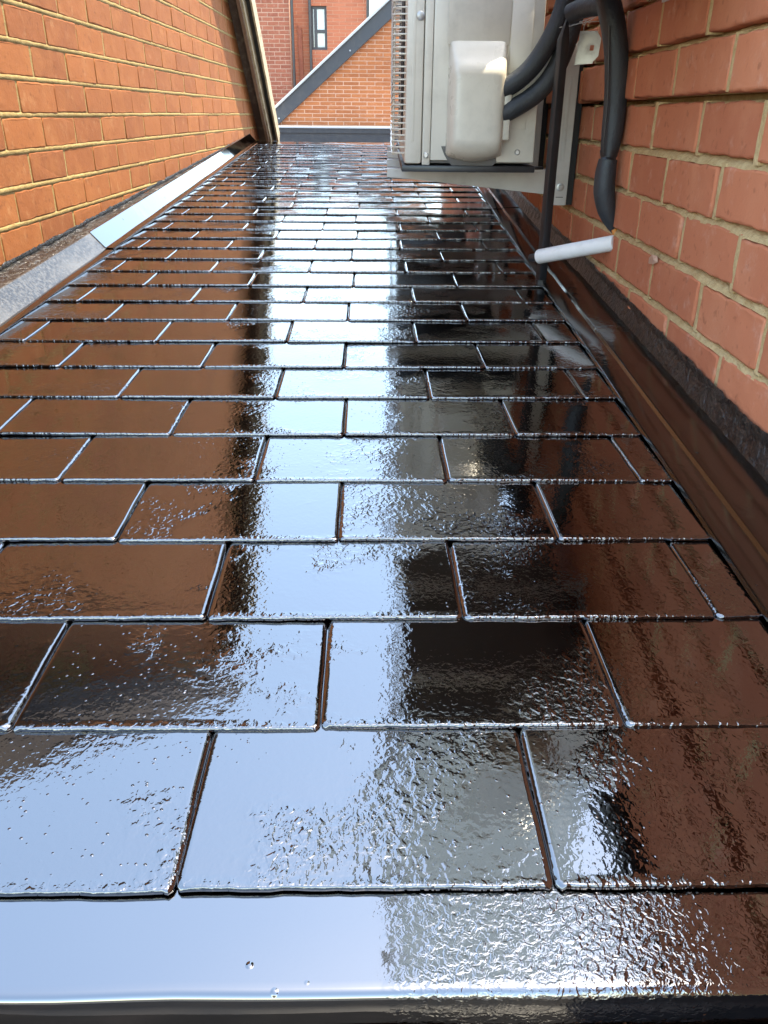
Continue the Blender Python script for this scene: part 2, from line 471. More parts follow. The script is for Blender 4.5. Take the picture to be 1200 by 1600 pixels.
# wall that carries the roof
hw = MB(); hw.box((-0.80, 0.34, 0), (0.44, 5.30, ZC - 0.52)).build('supporting_wall', M['far'], roof)

# ------------------------------------------------------------------ flashings
def flashing(name, label, prof_fn, segs, mats, wallx, sgn):
    root = empty(name, (wallx, 1.0, roofz(1.0))); tag(root, label, 'flashing'); strips = []
    for (f0, f1, key, lift) in segs:
        n = max(4, int((f1 - f0) / 0.035)); 
        rows = []
        for i in range(n + 1):
            F = f0 + (f1 - f0) * i / n
            r = []
            for (x, h) in prof_fn(F):
                r.append((x + 0.0006*nz(F*6, h*20, 1), F, roofz(F) + h + lift + 0.0008*nz(F*5, x*20, 4)))
            rows.append(r)
        MB().grid([r[3:] for r in rows]).build('cover_sheet', M[key], root, smooth=True, angle=24)
        strips.append([r[:4] for r in rows])
    for rows in strips: MB().grid(rows).build('edge_strip', M['coat' if sgn > 0 else 'coat_soft'], root, smooth=True, angle=24)
    return root

def left_x(F): return -0.697 - 0.021 * (F - 1.43)       # foot of the strip follows the slates
def profL(F):
    x = left_x(F)
    return [(x, 0.0105), (x - 0.0015, 0.0160), (x - 0.0035, 0.0168), (x - 0.021, 0.0175), (x - 0.023, 0.0190), (x - 0.057, 0.0555), (x - 0.060, 0.0562)]
fl = flashing('roof_edge_flashing', 'black coated fillet along the left brick wall, sheets lapped, mirroring the sky', profL,
              [(0.30, 2.20, 'coat_dull', 0.0), (2.18, 5.38, 'coat_sheet', 0.003)], None, -0.838, 1)
def profR(F):
    x = 0.386 + 0.004 * (F - 0.8)
    return [(x - 0.038, 0.0110), (x - 0.0365, 0.0155), (x - 0.034, 0.0163), (x - 0.003, 0.0165), (x - 0.0015, 0.0185), (x, 0.0205), (x + 0.003, 0.0215), (0.443, 0.0225), (0.449, 0.0245)]
fr = flashing('roof_edge_flashing', 'black coated fillet along the right brick wall, mirroring orange brick', profR,
              [(0.30, 1.93, 'coat_soft', 0.002), (1.92, 2.9, 'coat_soft', 0.0), (2.89, 5.38, 'coat_soft', 0.002)], None, 0.458, -1)

def lead_cap(parent, x_in, x_wall, h_in, h_wall, f0, f1, sgn, key, upstand=0.012):
    rows = []; n = int((f1 - f0) / 0.010); m = 9
    for i in range(n + 1):
        F = f0 + (f1 - f0) * i / n; xi = x_in(F); r = []
        for j in range(m + 1):
            t = j / m
            x = xi + (x_wall - xi) * t; h = h_in + (h_wall - h_in) * t
            a = 0.0055 * min(1, 3*t + 0.1)
            h += a * (nz(F*34, x*70, 7) + 0.5*nz(F*90, x*160, 2)) + 0.004 * nz(F*6, x*20, 11) * t
            r.append((x + 0.0015*nz(F*40, x*80, 9), F, roofz(F) + h))
        up = upstand + 0.006 * nz(F*15, 3, 3) + 0.004*nz(F*60, 3, 8)
        r.append((x_wall + sgn*0.003, F, roofz(F) + h_wall + 0.006 + 0.003*nz(F*50, 0, 5)))
        r.append((x_wall + sgn*0.0015, F, roofz(F) + h_wall + max(0.004, up)))
        rows.append(r)
    MB().grid(rows).build('lead_strip', M[key], parent, smooth=True, angle=70)
lead_cap(fl, lambda F: left_x(F) - 0.0585, -0.838, 0.055, 0.047, 0.30, 5.36, 1, 'lead_dry')
lead_cap(fr, lambda F: 0.4475, 0.4560, 0.0240, 0.054, 0.30, 5.36, -1, 'lead')

# ------------------------------------------------------------------ brickwork
def brick_variants(L, H, D, mat, nvar, ragged, rc=0.003):
    """brick: x = outwards face at 0, y = length, z = height, centred in y/z"""
    out = []
    for s in range(nvar):
        rg = random.Random(s * 7 + 1); o = rg.uniform(0, 50)
        ny, nzz = 12, 5
        def edge(y, z):
            return (ragged * (nz(y*45, z*45, o) + 0.7*nz(y*130, z*130, o+3)), ragged * (nz(y*45, z*45, o+20) + 0.7*nz(y*130, z*130, o+30)))
        def ringpts(ins, x):
            P = []
            hy, hz = L/2 - ins, H/2 - ins
            for i in range(ny): P.append((x, -hy + 2*hy*i/ny, -hz))
            for i in range(nzz): P.append((x, hy, -hz + 2*hz*i/nzz))
            for i in range(ny): P.append((x, hy - 2*hy*i/ny, hz))
            for i in range(nzz): P.append((x, -hy, hz - 2*hz*i/nzz))
            Q = []
            for (x_, y, z) in P:
                ey, ez = edge(y, z); Q.append((x_ + 0.4*ragged*nz(y*30, z*30, o+9), y + ey, z + ez))
            return Q
        n = 2*ny + 2*nzz
        rings = [ringpts(0, -D), ringpts(0, -rc*1.2), ringpts(rc*0.35, -rc*0.35), ringpts(rc*1.2, 0.0)]
        mb = MB(); V = [p for r in rings for p in r]
        F = [(k*n+i, k*n+(i+1) % n, (k+1)*n+(i+1) % n, (k+1)*n+i) for k in range(3) for i in range(n)]
        F.append(tuple(range(3*n, 4*n)))
        mb.add(V, F); me = mb.mesh('brick', mat)
        for p in me.polygons: p.use_smooth = len(p.vertices) == 4
        out.append(me)
    return out

def simple_brick(L, H, D, mat):
    return MB().box((-D, -L/2, -H/2), (0, L/2, H/2)).mesh('brick', mat, bevel=0.002, segs=1)

def lay(parent, variants, mat, frame, cells, LB, HB, limit=300, clip=None, stuffname='far_bricks'):
    """cells: (s, z, proud) of brick centres; frame(s, z, proud) -> world matrix; the nearest in view become objects"""
    vis, rest = [], []
    for c in cells:
        m = frame(*c); p = m.translation; q = project(p)
        inview = q is not None and -140 < q[0] < 1340 and -120 < q[1] < 1720
        (vis if inview else rest).append(((p - Vector((0, 0, ZC))).length, c, m))
    vis.sort(key=lambda t: t[0]); rest += vis[limit:]; vis = vis[:limit]
    rg = random.Random(5)
    for d, c, m in vis:
        me = rg.choice(variants)
        if clip is not None and clip(c) == 'cut': me = cut_mesh(me, m, clip.plane)
        j = Matrix.Rotation(rg.uniform(-0.006, 0.006), 4, 'X') @ Matrix.Rotation(rg.uniform(-0.006, 0.006), 4, 'Z')
        link('brick', me, parent, m @ j)
    if rest:
        mb = MB()
        for d, c, m in rest:
            if clip is not None and clip(c) == 'cut': continue
            mb.box((-0.05, -LB/2, -HB/2), (0, LB/2, HB/2), m)
        if mb.v: tag(mb.build(stuffname, mat, parent), kind='stuff')

def cut_mesh(me, m, plane):
    co, no = plane
    bm = bmesh.new(); bm.from_mesh(me); bm.transform(m)
    bmesh.ops.bisect_plane(bm, geom=bm.verts[:]+bm.edges[:]+bm.faces[:], plane_co=co, plane_no=no, clear_outer=True)
    bm.transform(m.inverted()); me2 = bpy.data.meshes.new('brick'); bm.to_mesh(me2); bm.free()
    for mt in me.materials: me2.materials.append(mt)
    return me2

# --- left gable wall (face at x = -0.838, facing +x)
LX = -0.838
AP_F, AP_Z, GS = 3.2, 1.95, 0.80
def verge(F): return AP_Z - GS * abs(F - AP_F)
house = empty('brick_gable_house', (LX, 3.2, 0))
tag(house, 'sunlit orange brick gable wall on the left with a weathered bargeboard', 'house')
Lb = brick_variants(0.2185, 0.0660, 0.05, M['brickL'], 10, 0.0019)
F0, F1 = AP_F - (AP_Z + 0.6)/GS, AP_F + (AP_Z + 0.16)/GS
cells = []
for n in range(-7, 25):
    z = -0.009 + 0.075*n + 0.0375
    ph = 0.020 + (0.1125 if n % 2 else 0.0)
    rw = random.Random(n + 40)
    s = ph + 0.1125
    while s < 6.2:
        if s > 0.1 and z + 0.04 > (roofz(s) - ZC) - 0.01 and z < verge(s) + 0.10:
            cells.append((s + rw.uniform(-0.004, 0.004), z + rw.uniform(-0.0012, 0.0012), rw.uniform(-0.0012, 0.0010)))
        s += 0.225
class Clip:
    def __init__(self):
        v = Vector((0, 1, -GS)).normalized()
        self.plane = (Vector((LX, AP_F, ZC + AP_Z)), Vector((0, GS, 1)).normalized())
    def __call__(self, c):
        s, z, p = c
        return 'cut' if z + 0.04 > verge(s) - GS*0.115 else 'in'
lay(house, Lb, M['brickL'], lambda s, z, p: Matrix.Translation((LX + p, s, ZC + z)), cells, 0.2185, 0.065, 300, Clip())
# backing of the wall, flush head joints, and the proud bed joints
bk = MB(); xb = LX - 0.0022
bk.prism([(xb, F0, ZC - 0.6), (xb, F1, ZC - 0.6), (xb, F1, ZC + verge(F1)), (xb, AP_F, ZC + AP_Z), (xb, F0, ZC + verge(F0))], (-0.2, 0, 0))
bk.build('mortar', M['mortarL'], house)
bj = MB()
for n in range(-5, 14):
    z0 = -0.009 + 0.075*n
    a = max(0.9, AP_F - (AP_Z - z0)/GS); b = min(5.85, AP_F + (AP_Z - z0)/GS)
    if b - a < 0.3: continue
    N = int((b - a)/0.012); rows = []
    for i in range(N + 1):
        F = a + (b - a)*i/N
        if z0 < roofz(F) - ZC - 0.03: pass
        zc = z0 + 0.0012*nz(F*5, n, 0)
        hw_ = 0.0056 + 0.0016*nz(F*24, n, 3) + 0.001*nz(F*90, n, 6)
        hl = 0.0056 + 0.0022*nz(F*20, n, 8) + 0.0012*nz(F*80, n, 12)
        pr = 0.0002 + 0.0010*nz(F*30, n, 15)
        rows.append([(xb, F, ZC + zc - hl), (LX + pr, F, ZC + zc - hl*0.55), (LX + pr*1.3, F, ZC + zc + hw_*0.3), (LX + pr*0.3 - 0.0006, F, ZC + zc + hw_*0.8), (xb, F, ZC + zc + hw_)])
    bj.grid(rows)
bj.build('bed_joints', M['mortarL'], house, smooth=True, angle=60)
# roof of the gable house
d1 = Vector((0, 1, -GS)).normalized(); 
rf = MB()
for sg in (1, -1):
    e = AP_F + sg*(AP_Z + 0.17)/GS if sg == 1 else AP_F - (AP_Z + 0.5)/GS
    ze = verge(e)
    n_ = Vector((0, sg*GS, 1)).normalized()*0.05
    X0, X1 = LX - 5.0, LX + 0.085
    A = [Vector((X0, AP_F, ZC + AP_Z)), Vector((X1, AP_F, ZC + AP_Z)), Vector((X1, e, ZC + ze)), Vector((X0, e, ZC + ze))]
    rf.prism(A, n_)
ro = rf.build('roof', M['roofd'], house)
def verge_strip(name, x0, x1, d_top, d_bot, mat, wob=0.0):
    """board that follows the slope of the verge; depths measured square to the slope below the roof line"""
    for sg in (1, -1):
        e = AP_F + sg*((AP_Z + 0.165)/GS if sg == 1 else (AP_Z + 0.3)/GS)
        nn = Vector((0, sg*GS, 1)).normalized()
        N = 40; rows = []
        for i in range(N + 1):
            F = AP_F + (e - AP_F)*i/N
            base = Vector((0, F, ZC + verge(F)))
            if i == 0: top, bot = base - Vector((0,0,1))*d_top*1.25, base - Vector((0,0,1))*d_bot*1.25
            else: top, bot = base - nn*d_top, base - nn*(d_bot + wob*nz(F*9, x0*50, 1))
            rows.append([(x0, top.y, top.z), (x0, bot.y, bot.z), (x1, bot.y, bot.z), (x1, top.y, top.z), (x0, top.y, top.z)])
        mb = MB(); mb.grid(rows)
        n2 = len(rows)-1
        mb.add([rows[-1][k] for k in range(4)], [(0, 1, 2, 3)])
        mb.build(name, M[mat if sg == 1 else 'woodbr'], house)
verge_strip('soffit', LX + 0.001, LX + 0.058, -0.02, 0.045, 'woodbr')
verge_strip('bargeboard', LX + 0.058, LX + 0.076, -0.02, 0.105, 'woodmid', 0.002)
verge_strip('capping_board', LX + 0.076, LX + 0.087, -0.02, 0.088, 'woodlt', 0.004)
verge_strip('undercloak', LX + 0.087, LX + 0.114, -0.03, 0.004, 'dark', 0.008)
verge_strip('verge_edge', LX + 0.114, LX + 0.124, -0.056, 0.040, 'woodlt', 0.006)
# body of the house behind the gable
MB().box((LX - 5.0, F0 + 0.3, 0), (LX - 0.21, F1 - 0.05, ZC - 0.14)).build('house_body', M['farY'], house)

# --- right wall (face at x = 0.458, facing -x)
RX = 0.458; RTOP = 0.30
wallr = empty('brick_wall', (RX, 2.0, 0))
tag(wallr, 'salmon brick wall on the right with sandy recessed joints, behind the pipes', 'wall')
Rb = brick_variants(0.2150, 0.0665, 0.05, M['brickR'], 12, 0.0026, rc=0.0032)
cells = []
for n in range(-6, 5):
    z = -0.055 + 0.0775*n + 0.03875
    ph = 1.308 + (0.1115 if n % 2 else 0.0)
    rw = random.Random(n + 90)
    s = ph + 0.1125 - 0.225*9
    while s < 5.9:
        if z + 0.04 > roofz(s) - ZC and z + 0.03 < RTOP + 0.03 and s > -0.6:
            cells.append((s + rw.uniform(-0.005, 0.005), z + rw.uniform(-0.002, 0.002), (0.011 if n >= 1 else 0.0) + rw.uniform(-0.0015, 0.0015)))
        s += 0.225
ROT = Matrix.Rotation(math.pi, 4, 'Z')
lay(wallr, Rb, M['brickR'], lambda s, z, p: Matrix.Translation((RX - p, s, ZC + z)) @ ROT, cells, 0.213, 0.0655, 300)
bk = MB(); xr = RX + 0.016; zg = ZC - 0.055 + 0.0775
bk.box((xr, -0.7, ZC - 0.62), (xr + 0.2, 5.9, zg - 0.003)); bk.box((xr, -0.7, zg + 0.006), (xr + 0.2, 5.9, ZC + RTOP)); bk.box((xr + 0.03, -0.69, zg - 0.0029), (xr + 0.19, 5.89, zg + 0.0059))
bk.build('mortar', M['mortarR'], wallr)
hj = MB(); rg = random.Random(3)
for (s_, z_, p_) in cells:
    if s_ > 3.2: continue
    ye = s_ + 0.1125; x0_ = RX - p_*0.95 + rg.uniform(-0.0002, 0.0016)
    N = 8; rows = []
    for i in range(N + 1):
        zz = ZC + z_ - 0.036 + 0.072*i/N
        if p_ > 0.005 and z_ < 0.08 and i == 0: zz += 0.004
        xx = x0_ + 0.0012*nz(zz*60, s_*9, 2)
        rows.append([(x0_ + 0.02, ye - 0.010, zz), (xx + 0.001, ye - 0.008, zz), (xx, ye, zz), (xx + 0.001, ye + 0.008, zz), (x0_ + 0.02, ye + 0.010, zz)])
    hj.grid(rows)
hj.build('head_joints', M['mortarR'], wallr, smooth=True, angle=60)
bj = MB()
for n in range(-5, 5):
    z0 = -0.055 + 0.0775*n
    N = 560; rows = []
    for i in range(N + 1):
        F = -0.3 + 5.9*i/N
        pr = 0.0035 + 0.0022*nz(F*26, n, 15) + 0.0016*nz(F*95, n, 25)
        if n == 1:
            rows.append([(xr + 0.002, F, ZC + z0 - 0.009), (RX + 0.001 + pr*0.5, F, ZC + z0 - 0.0065 + 0.001*nz(F*30, n, 1)), (RX + 0.004 + pr, F, ZC + z0 - 0.0035 + 0.0012*nz(F*40, n, 2)), (RX + 0.010 + pr, F, ZC + z0 - 0.0028), (xr + 0.002, F, ZC + z0 - 0.0026)])
        else:
            rows.append([(xr + 0.002, F, ZC + z0 - 0.009), (RX + pr*0.35, F, ZC + z0 - 0.0066 + 0.0016*nz(F*30, n, 1)),
                     (RX + pr*1.1, F, ZC + z0 - 0.0005 + 0.0012*nz(F*50, n, 2)), (RX + pr*2.4, F, ZC + z0 + 0.0035), (xr + 0.002, F, ZC + z0 + 0.009)])
    bj.grid(rows)
bj.build('bed_joints', M['mortarR'], wallr, smooth=True, angle=60)
gu = MB()
pg = [(0.0, 0.05), (0.0, -0.02), (-0.022, -0.026), (-0.042, -0.018), (-0.048, 0.045), (-0.043, 0.05), (-0.037, -0.01), (-0.022, -0.019), (-0.008, -0.015), (-0.006, 0.05)]
gu.prism([(RX - 0.004 + a, -0.7, ZC + RTOP + 0.06 + b) for a, b in pg], (0, 6.6, 0))
gu.build('eaves_gutter', M['blackp'], wallr)
MB().prism([(RX - 0.03, -0.7, ZC + RTOP + 0.115), (RX + 4, -0.7, ZC + RTOP + 2.3), (RX + 4, -0.7, ZC + RTOP + 2.2), (RX + 0.0, -0.7, ZC + RTOP + 0.005)], (0, 6.6, 0)).build('roof', M['roofd'], wallr)
MB().box((RX + 0.21, -0.69, 0), (RX + 4, 5.89, ZC + RTOP)).build('house_body', M['farY'], wallr)

# ------------------------------------------------------------------ far gable
FY = 13.0
gab = empty('far_brick_gable', (at(610, 200, FY).x, FY, 0))
tag(gab, 'far brick gable wall under a sloping grey metal verge trim, above a grey parapet', 'building')
PB, CH = 24.4*FY/1396, 6.2*FY/1560
Fb = brick_variants(PB - 0.011, CH - 0.0095, 0.04, M['brickF'], 3, 0.0004)
p0 = at(433, 197, FY); p1 = at(618, 23, FY)
sl_ = (p1.z - p0.z)/(p1.x - p0.x)
def gline(x): return p0.z + (x - p0.x)*sl_
zb = at(520, 196, FY).z
cells = []; n = 0; z = zb + CH*0.5
APX = p1.x + 0.15
while z < gline(APX):
    s = p0.x - 0.5 + (PB/2 if n % 2 else 0)
    while s < APX + 2.5:
        gl = gline(s - PB/2) if s < APX else gline(2*APX - s - PB/2)
        if z + CH/2 < gl + PB*sl_ + 0.06 and z + CH/2 < gline(APX): cells.append((s, z, random.uniform(-0.002, 0.002)))
        s += PB
    n += 1; z += CH
ROTF = Matrix.Rotation(-math.pi/2, 4, 'Z')
lay(gab, Fb, M['brickF'], lambda s, z, p: Matrix.Translation((s, FY - p, z)) @ ROTF, cells, PB - 0.011, CH - 0.0095, 300)
XR = 2*APX - p0.x
MB().prism([(p0.x - 0.1, FY + 0.004, 0), (XR, FY + 0.004, 0), (XR, FY + 0.004, gline(p0.x)), (APX, FY + 0.004, gline(APX)), (p0.x - 0.1, FY + 0.004, gline(p0.x - 0.1))], (0, 5, 0)).build('mortar', M['mortarF'], gab)
u = Vector((1, 0, sl_)).normalized(); nn = Vector((-sl_, 0, 1)).normalized()
def slope_bar(name, t0, t1, a, b, y0, y1, mat):
    A = Vector((p0.x, y0, p0.z))
    P = [A + u*t0 + nn*a, A + u*t1 + nn*a, A + u*t1 + nn*b, A + u*t0 + nn*b]
    return MB().prism(P, (0, y1 - y0, 0)).build(name, M[mat], gab, bevel=0.004, segs=1)
Ltot = (APX - p0.x)/u.x
hbar = 0.155
slope_bar('verge_trim', -0.10, Ltot, 0.0, hbar*1.15, FY - 0.06, FY + 0.2, 'grey')
slope_bar('verge_drip', -0.10, Ltot, hbar*1.15, hbar*1.15 + 0.03, FY - 0.10, FY + 0.2, 'greylt')
for (px, py) in ((436, 185), (547, 79)):
    c = at(px, py, FY - 0.065); MB().tube([c, c + Vector((0, -0.008, 0))], 0.011, 8).build('fixing_screw', M['greylt'], gab)
a = at(425, 198, FY - 0.5); b = at(640, 226, FY - 0.5)
MB().box((a.x - 0.6, FY - 0.5, b.z - 1.2), (b.x + 3, FY - 0.001, a.z)).build('parapet', M['grey'], gab)
MB().box((a.x - 0.6, FY - 0.53, a.z - 0.012), (b.x + 3, FY - 0.002, a.z + 0.008)).build('parapet_drip', M['greylt'], gab)
MB().box((a.x - 0.6, FY - 0.515, a.z - 0.075), (b.x + 3, FY - 0.5005, a.z - 0.0125)).build('parapet_capping', M['grey'], gab)

# ------------------------------------------------------------------ far block with the window
TY = 19.0
tow = empty('far_brick_block', (at(480, 100, TY).x, TY, 0))
tag(tow, 'tall red brick block far behind with one grey framed window', 'building')
def xat(px, Y, py=100): return at(px, py, Y).x
zt = at(500, -10, TY).z
# left face with its bricks
xa, xb_ = xat(380, TY), xat(455, TY)
PB2, CH2 = 16.5*TY/1396, 6.3*TY/1560
Tb = brick_variants(PB2 - 0.016, CH2 - 0.016, 0.05, M['brickT'], 3, 0.0003)
cells = []; halves = []; n = 0; z = at(430, 200, TY).z
while z < at(430, -30, TY).z:
    s = xb_ - PB2*(0.5 if n % 2 else 1.0)
    if not n % 2: halves.append((xb_ - PB2*0.25, z))
    while s > xa - 0.3:
        cells.append((s, z, random.uniform(-0.003, 0.003))); s -= PB2
    n += 1; z += CH2
lay(tow, Tb, M['brickT'], lambda s, z, p: Matrix.Translation((s, TY - p, z)) @ ROTF, cells, PB2 - 0.016, CH2 - 0.016, 300)
hb = simple_brick(PB2*0.5 - 0.016, CH2 - 0.016, 0.05, M['brickT'])
for (sx_, sz_) in halves: link('brick', hb, tow, Matrix.Translation((sx_, TY, sz_)) @ ROTF)
MB().box((xa - 6, TY + 0.006, 0), (xb_, TY + 4, zt)).build('brick_bay', M['mortarT'], tow)
# recessed narrow strip with its toothed brick corner
x1, x2 = xat(456, TY), xat(485.5, TY)
MB().box((xb_ + 0.001, TY + 0.18, 0), (x2 + 0.02, TY + 4, zt - 0.01)).build('recessed_bay', M['far'], tow)
for i in range(34):
    py = 42 + i*2.9
    if py > 140: break
    c = at(468 + i*0.14, py, TY + 0.17)
    q = Matrix.Translation(c) @ Matrix.Rotation(R(38), 4, 'Y')
    MB().box((-0.055, -0.03, -0.012), (0.055, 0.02, 0.012), q).build('toothed_brick', M['brickT'], tow)
for px in (456.5, 483.5):
    A = at(px - (0 if px > 470 else 1), 0, TY - 0.05); B = at(px + (3.5 if px < 470 else 2.5), 170, TY - 0.05)
    MB().tube([(A.x, TY - 0.05, zt), (A.x, TY - 0.05, 0)], 0.028, 8).build('downpipe', M['blackp'], tow)
# window face with a real opening
yw = TY + 0.02
wx0, wx1 = xat(487, yw), xat(512, yw); wz1, wz0 = at(500, 9, yw).z, at(500, 78, yw).z
X0, X1 = x2 + 0.021, xat(572, yw)
fc = MB()
fc.box((X0, yw, 0), (wx0, yw + 0.3, zt)); fc.box((wx1, yw, 0), (X1, yw + 0.3, zt))
fc.box((wx0, yw, 0), (wx1, yw + 0.3, wz0)); fc.box((wx0, yw, wz1), (wx1, yw + 0.3, zt))
fc.build('window_bay', M['far'], tow)
MB().box((X0 + 0.02, yw + 0.301, 0), (X1 - 0.02, yw + 5, zt - 0.02)).build('building_body', M['far'], tow)
win = MB(); fw = 0.05
yy0, yy1 = yw + 0.05, yw + 0.12
win.box((wx0, yy0, wz0), (wx0 + fw, yy1, wz1)); win.box((wx1 - fw, yy0, wz0), (wx1, yy1, wz1))
win.box((wx0 + fw, yy0, wz0), (wx1 - fw, yy1, wz0 + fw)); win.box((wx0 + fw, yy0, wz1 - fw), (wx1 - fw, yy1, wz1))
xm = wx0 + (wx1 - wx0)*0.30; zm = wz0 + (wz1 - wz0)*0.43
win.box((xm - 0.03, yy0 - 0.004, wz0 + fw), (xm + 0.03, yy1, wz1 - fw)); win.box((xm + 0.03, yy0 - 0.002, zm - 0.03), (wx1 - fw, yy1, zm + 0.03))
wo = win.build('window', M['grey'], tow)
for (a0, a1, b0, b1) in ((wx0 + fw, xm - 0.03, wz0 + fw, wz1 - fw), (xm + 0.03, wx1 - fw, wz0 + fw, zm - 0.03), (xm + 0.03, wx1 - fw, zm + 0.03, wz1 - fw)):
    MB().box((a0, yy0 + 0.03, b0), (a1, yy0 + 0.04, b1)).build('pane', M['glass'], wo)
c = at(574, 20, yw - 0.05)
MB().tube([(X1 + 0.04, yw - 0.03, zt), (X1 + 0.04, yw - 0.03, 0)], 0.035, 8).build('downpipe', M['blackp'], tow)
# pale chimney-like block beyond
HY = 40.0
q0, q1 = at(577, 22, HY), at(586, 60, HY)
pb = empty('distant_pale_block', ((q0.x + q1.x)/2, HY, 0)); tag(pb, 'small pale grey block peeping out beyond the sloping trim', 'building')
MB().box((q0.x - 0.6, HY, 0), (q1.x, HY + 2, q0.z - 0.1)).build('wall', M['render'], pb)
MB().box((q0.x - 0.6, HY - 0.05, q0.z - 0.099), (q1.x + 0.05, HY + 2, q0.z)).build('coping', M['greylt'], pb)

# ------------------------------------------------------------------ air conditioners
def screw(parent, x, y, z, r=0.0042):
    MB().tube([(x, y + 0.001, z), (x, y - 0.0012, z), (x, y - 0.003, z)], [r*1.5, r*1.5, r], 12).build('screw', M['steel'], parent, smooth=True, angle=40)

def air_con(x0, x1, y0, y1, z0, z1, label, detail=True):
    root = empty('air_conditioner', ((x0 + x1)/2, (y0 + y1)/2, ZC + z0)); tag(root, label, 'air conditioner', 'air conditioners along the right wall')
    CR = 'cream' if detail else 'cream_lit'
    W = x1 - x0; Z0, Z1 = ZC + z0, ZC + z1
    a, b, c = x0 + W*0.135, x0 + W*0.20, x0 + W*0.70
    MB().box((x0 + 0.004, y0 + 0.012, Z0 + 0.006), (x1 - 0.006, y1 - 0.006, Z1 - 0.02)).build('inner_case', M['fin'], root)
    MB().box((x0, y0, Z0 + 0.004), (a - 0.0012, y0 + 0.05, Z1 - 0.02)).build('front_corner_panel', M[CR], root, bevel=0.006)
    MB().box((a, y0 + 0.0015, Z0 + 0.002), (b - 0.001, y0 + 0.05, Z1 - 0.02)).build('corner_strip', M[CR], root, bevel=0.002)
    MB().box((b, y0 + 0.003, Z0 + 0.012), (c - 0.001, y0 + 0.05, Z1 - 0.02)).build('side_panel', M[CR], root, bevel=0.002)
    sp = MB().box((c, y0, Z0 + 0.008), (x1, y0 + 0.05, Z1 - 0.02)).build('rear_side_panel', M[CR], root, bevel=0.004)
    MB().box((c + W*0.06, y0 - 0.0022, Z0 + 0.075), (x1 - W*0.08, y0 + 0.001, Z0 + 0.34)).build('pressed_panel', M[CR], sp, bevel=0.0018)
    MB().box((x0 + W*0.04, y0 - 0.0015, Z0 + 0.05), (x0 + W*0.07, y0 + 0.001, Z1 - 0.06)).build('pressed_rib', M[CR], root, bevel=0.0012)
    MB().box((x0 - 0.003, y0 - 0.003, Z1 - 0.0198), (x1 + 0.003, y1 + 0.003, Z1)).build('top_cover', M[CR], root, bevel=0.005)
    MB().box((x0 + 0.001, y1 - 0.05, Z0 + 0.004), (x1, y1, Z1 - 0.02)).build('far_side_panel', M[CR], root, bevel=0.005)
    MB().box((x0 - 0.006, y0 - 0.004, Z0 - 0.012), (x1 + 0.004, y1 + 0.004, Z0 + 0.0015)).build('base_tray', M['fin' if not detail else 'blackp'], root, bevel=0.002)
    # fan grille on the long side that faces the gap
    fp = MB(); fp.box((x0 + 0.001, y0 + 0.0505, Z0 + 0.004), (x0 + 0.003, y1 - 0.0505, Z1 - 0.021))
    fp.build('front_panel', M[CR], root)
    cy, cz, rr = (y0 + y1)/2, (Z0 + Z1)/2 - 0.01, min((y1 - y0)*0.40, (Z1 - Z0)*0.40)
    fn = MB().tube([(x0 + 0.0005, cy, cz), (x0 - 0.0015, cy, cz)], rr, 40)
    fn.build('fan_opening', M['dark'], root)
    gr = MB(); ya, yb = y0 + 0.012, y1 - 0.06; out = 0.028
    zz = Z0 + 0.026
    while zz < Z1 - 0.03:
        gr.tube([(x0 + 0.002, ya, zz), (x0 - out*0.6, ya + 0.002, zz), (x0 - out, ya + 0.014, zz), (x0 - out, yb - 0.014, zz), (x0 - out*0.6, yb - 0.002, zz), (x0 + 0.002, yb, zz)], 0.0017, 6)
        zz += 0.0122
    for i in range(5):
        y = ya + 0.03 + (yb - ya - 0.06)*i/4
        gr.tube([(x0 - out + 0.0032, y, Z0 + 0.02), (x0 - out + 0.0032, y, Z1 - 0.03)], 0.0022, 6)
    gr.build('fan_grille', M['cream2'], root)
    # valve cover that bulges from the near side
    vx0, vx1 = x0 + W*0.315, x0 + W*0.745
    zt_, zb_ = Z0 + 0.258, Z0 + 0.022
    rows = []; nu, nv = 26, 40
    for i in range(nv + 1):
        t = i/nv; z = zt_ + (zb_ - zt_)*t
        if t < 0.34: d = 0.058*(0.5 - 0.5*math.cos(math.pi*t/0.34))**0.85
        elif t < 0.84: d = 0.058 + 0.004*((t - 0.34)/0.50)
        else: q = (t - 0.84)/0.16; d = 0.062*math.sqrt(max(0, 1 - q*q))
        r = []
        for j in range(nu + 1):
            s = j/nu*2 - 1
            e = (1 - abs(s)**9)**0.4 if abs(s) < 1 else 0
            zo = -0.012*(1 - s*s)*max(0, (t - 0.5)/0.5)
            r.append((vx0 + (vx1 - vx0)*(s + 1)/2, y0 + 0.0025 - d*e, z + zo))
        rows.append(r)
    MB().box((vx0 - 0.004, y0 - 0.003, zt_ - 0.02), (vx1 + 0.002, y0 + 0.001, Z1 - 0.06)).build('raised_panel', M[CR], root, bevel=0.0015)
    vc = MB(); vc.grid(rows); vc.build('valve_cover', M['cream2'], root, smooth=True, angle=50)
    # flat dark patch: shade of the pocket under the cover, painted in
    rows = []
    for i in range(9):
        t = i/8; r = []
        for j in range(21):
            s = j/20*2 - 1
            r.append((vx0 - 0.010*t + (vx1 - vx0 + 0.018*t)*(s + 1)/2, y0 + 0.0012 - 0.001*t, zb_ - 0.012*(1 - s*s) - 0.001 + 0.02*(1-t) - 0.022*t*(1 - abs(s)**2.2) + 0.02*abs(s)**6*t))
        rows.append(r)
    MB().grid(rows).build('cover_pocket_shade', M['fin'], root, smooth=True)
    MB().box((vx1 - 0.008, y0 - 0.045, Z0 + 0.055), (vx1 + 0.010, y0 - 0.035, Z0 + 0.168)).build('cover_lip', M['cream2'], root, bevel=0.0045)
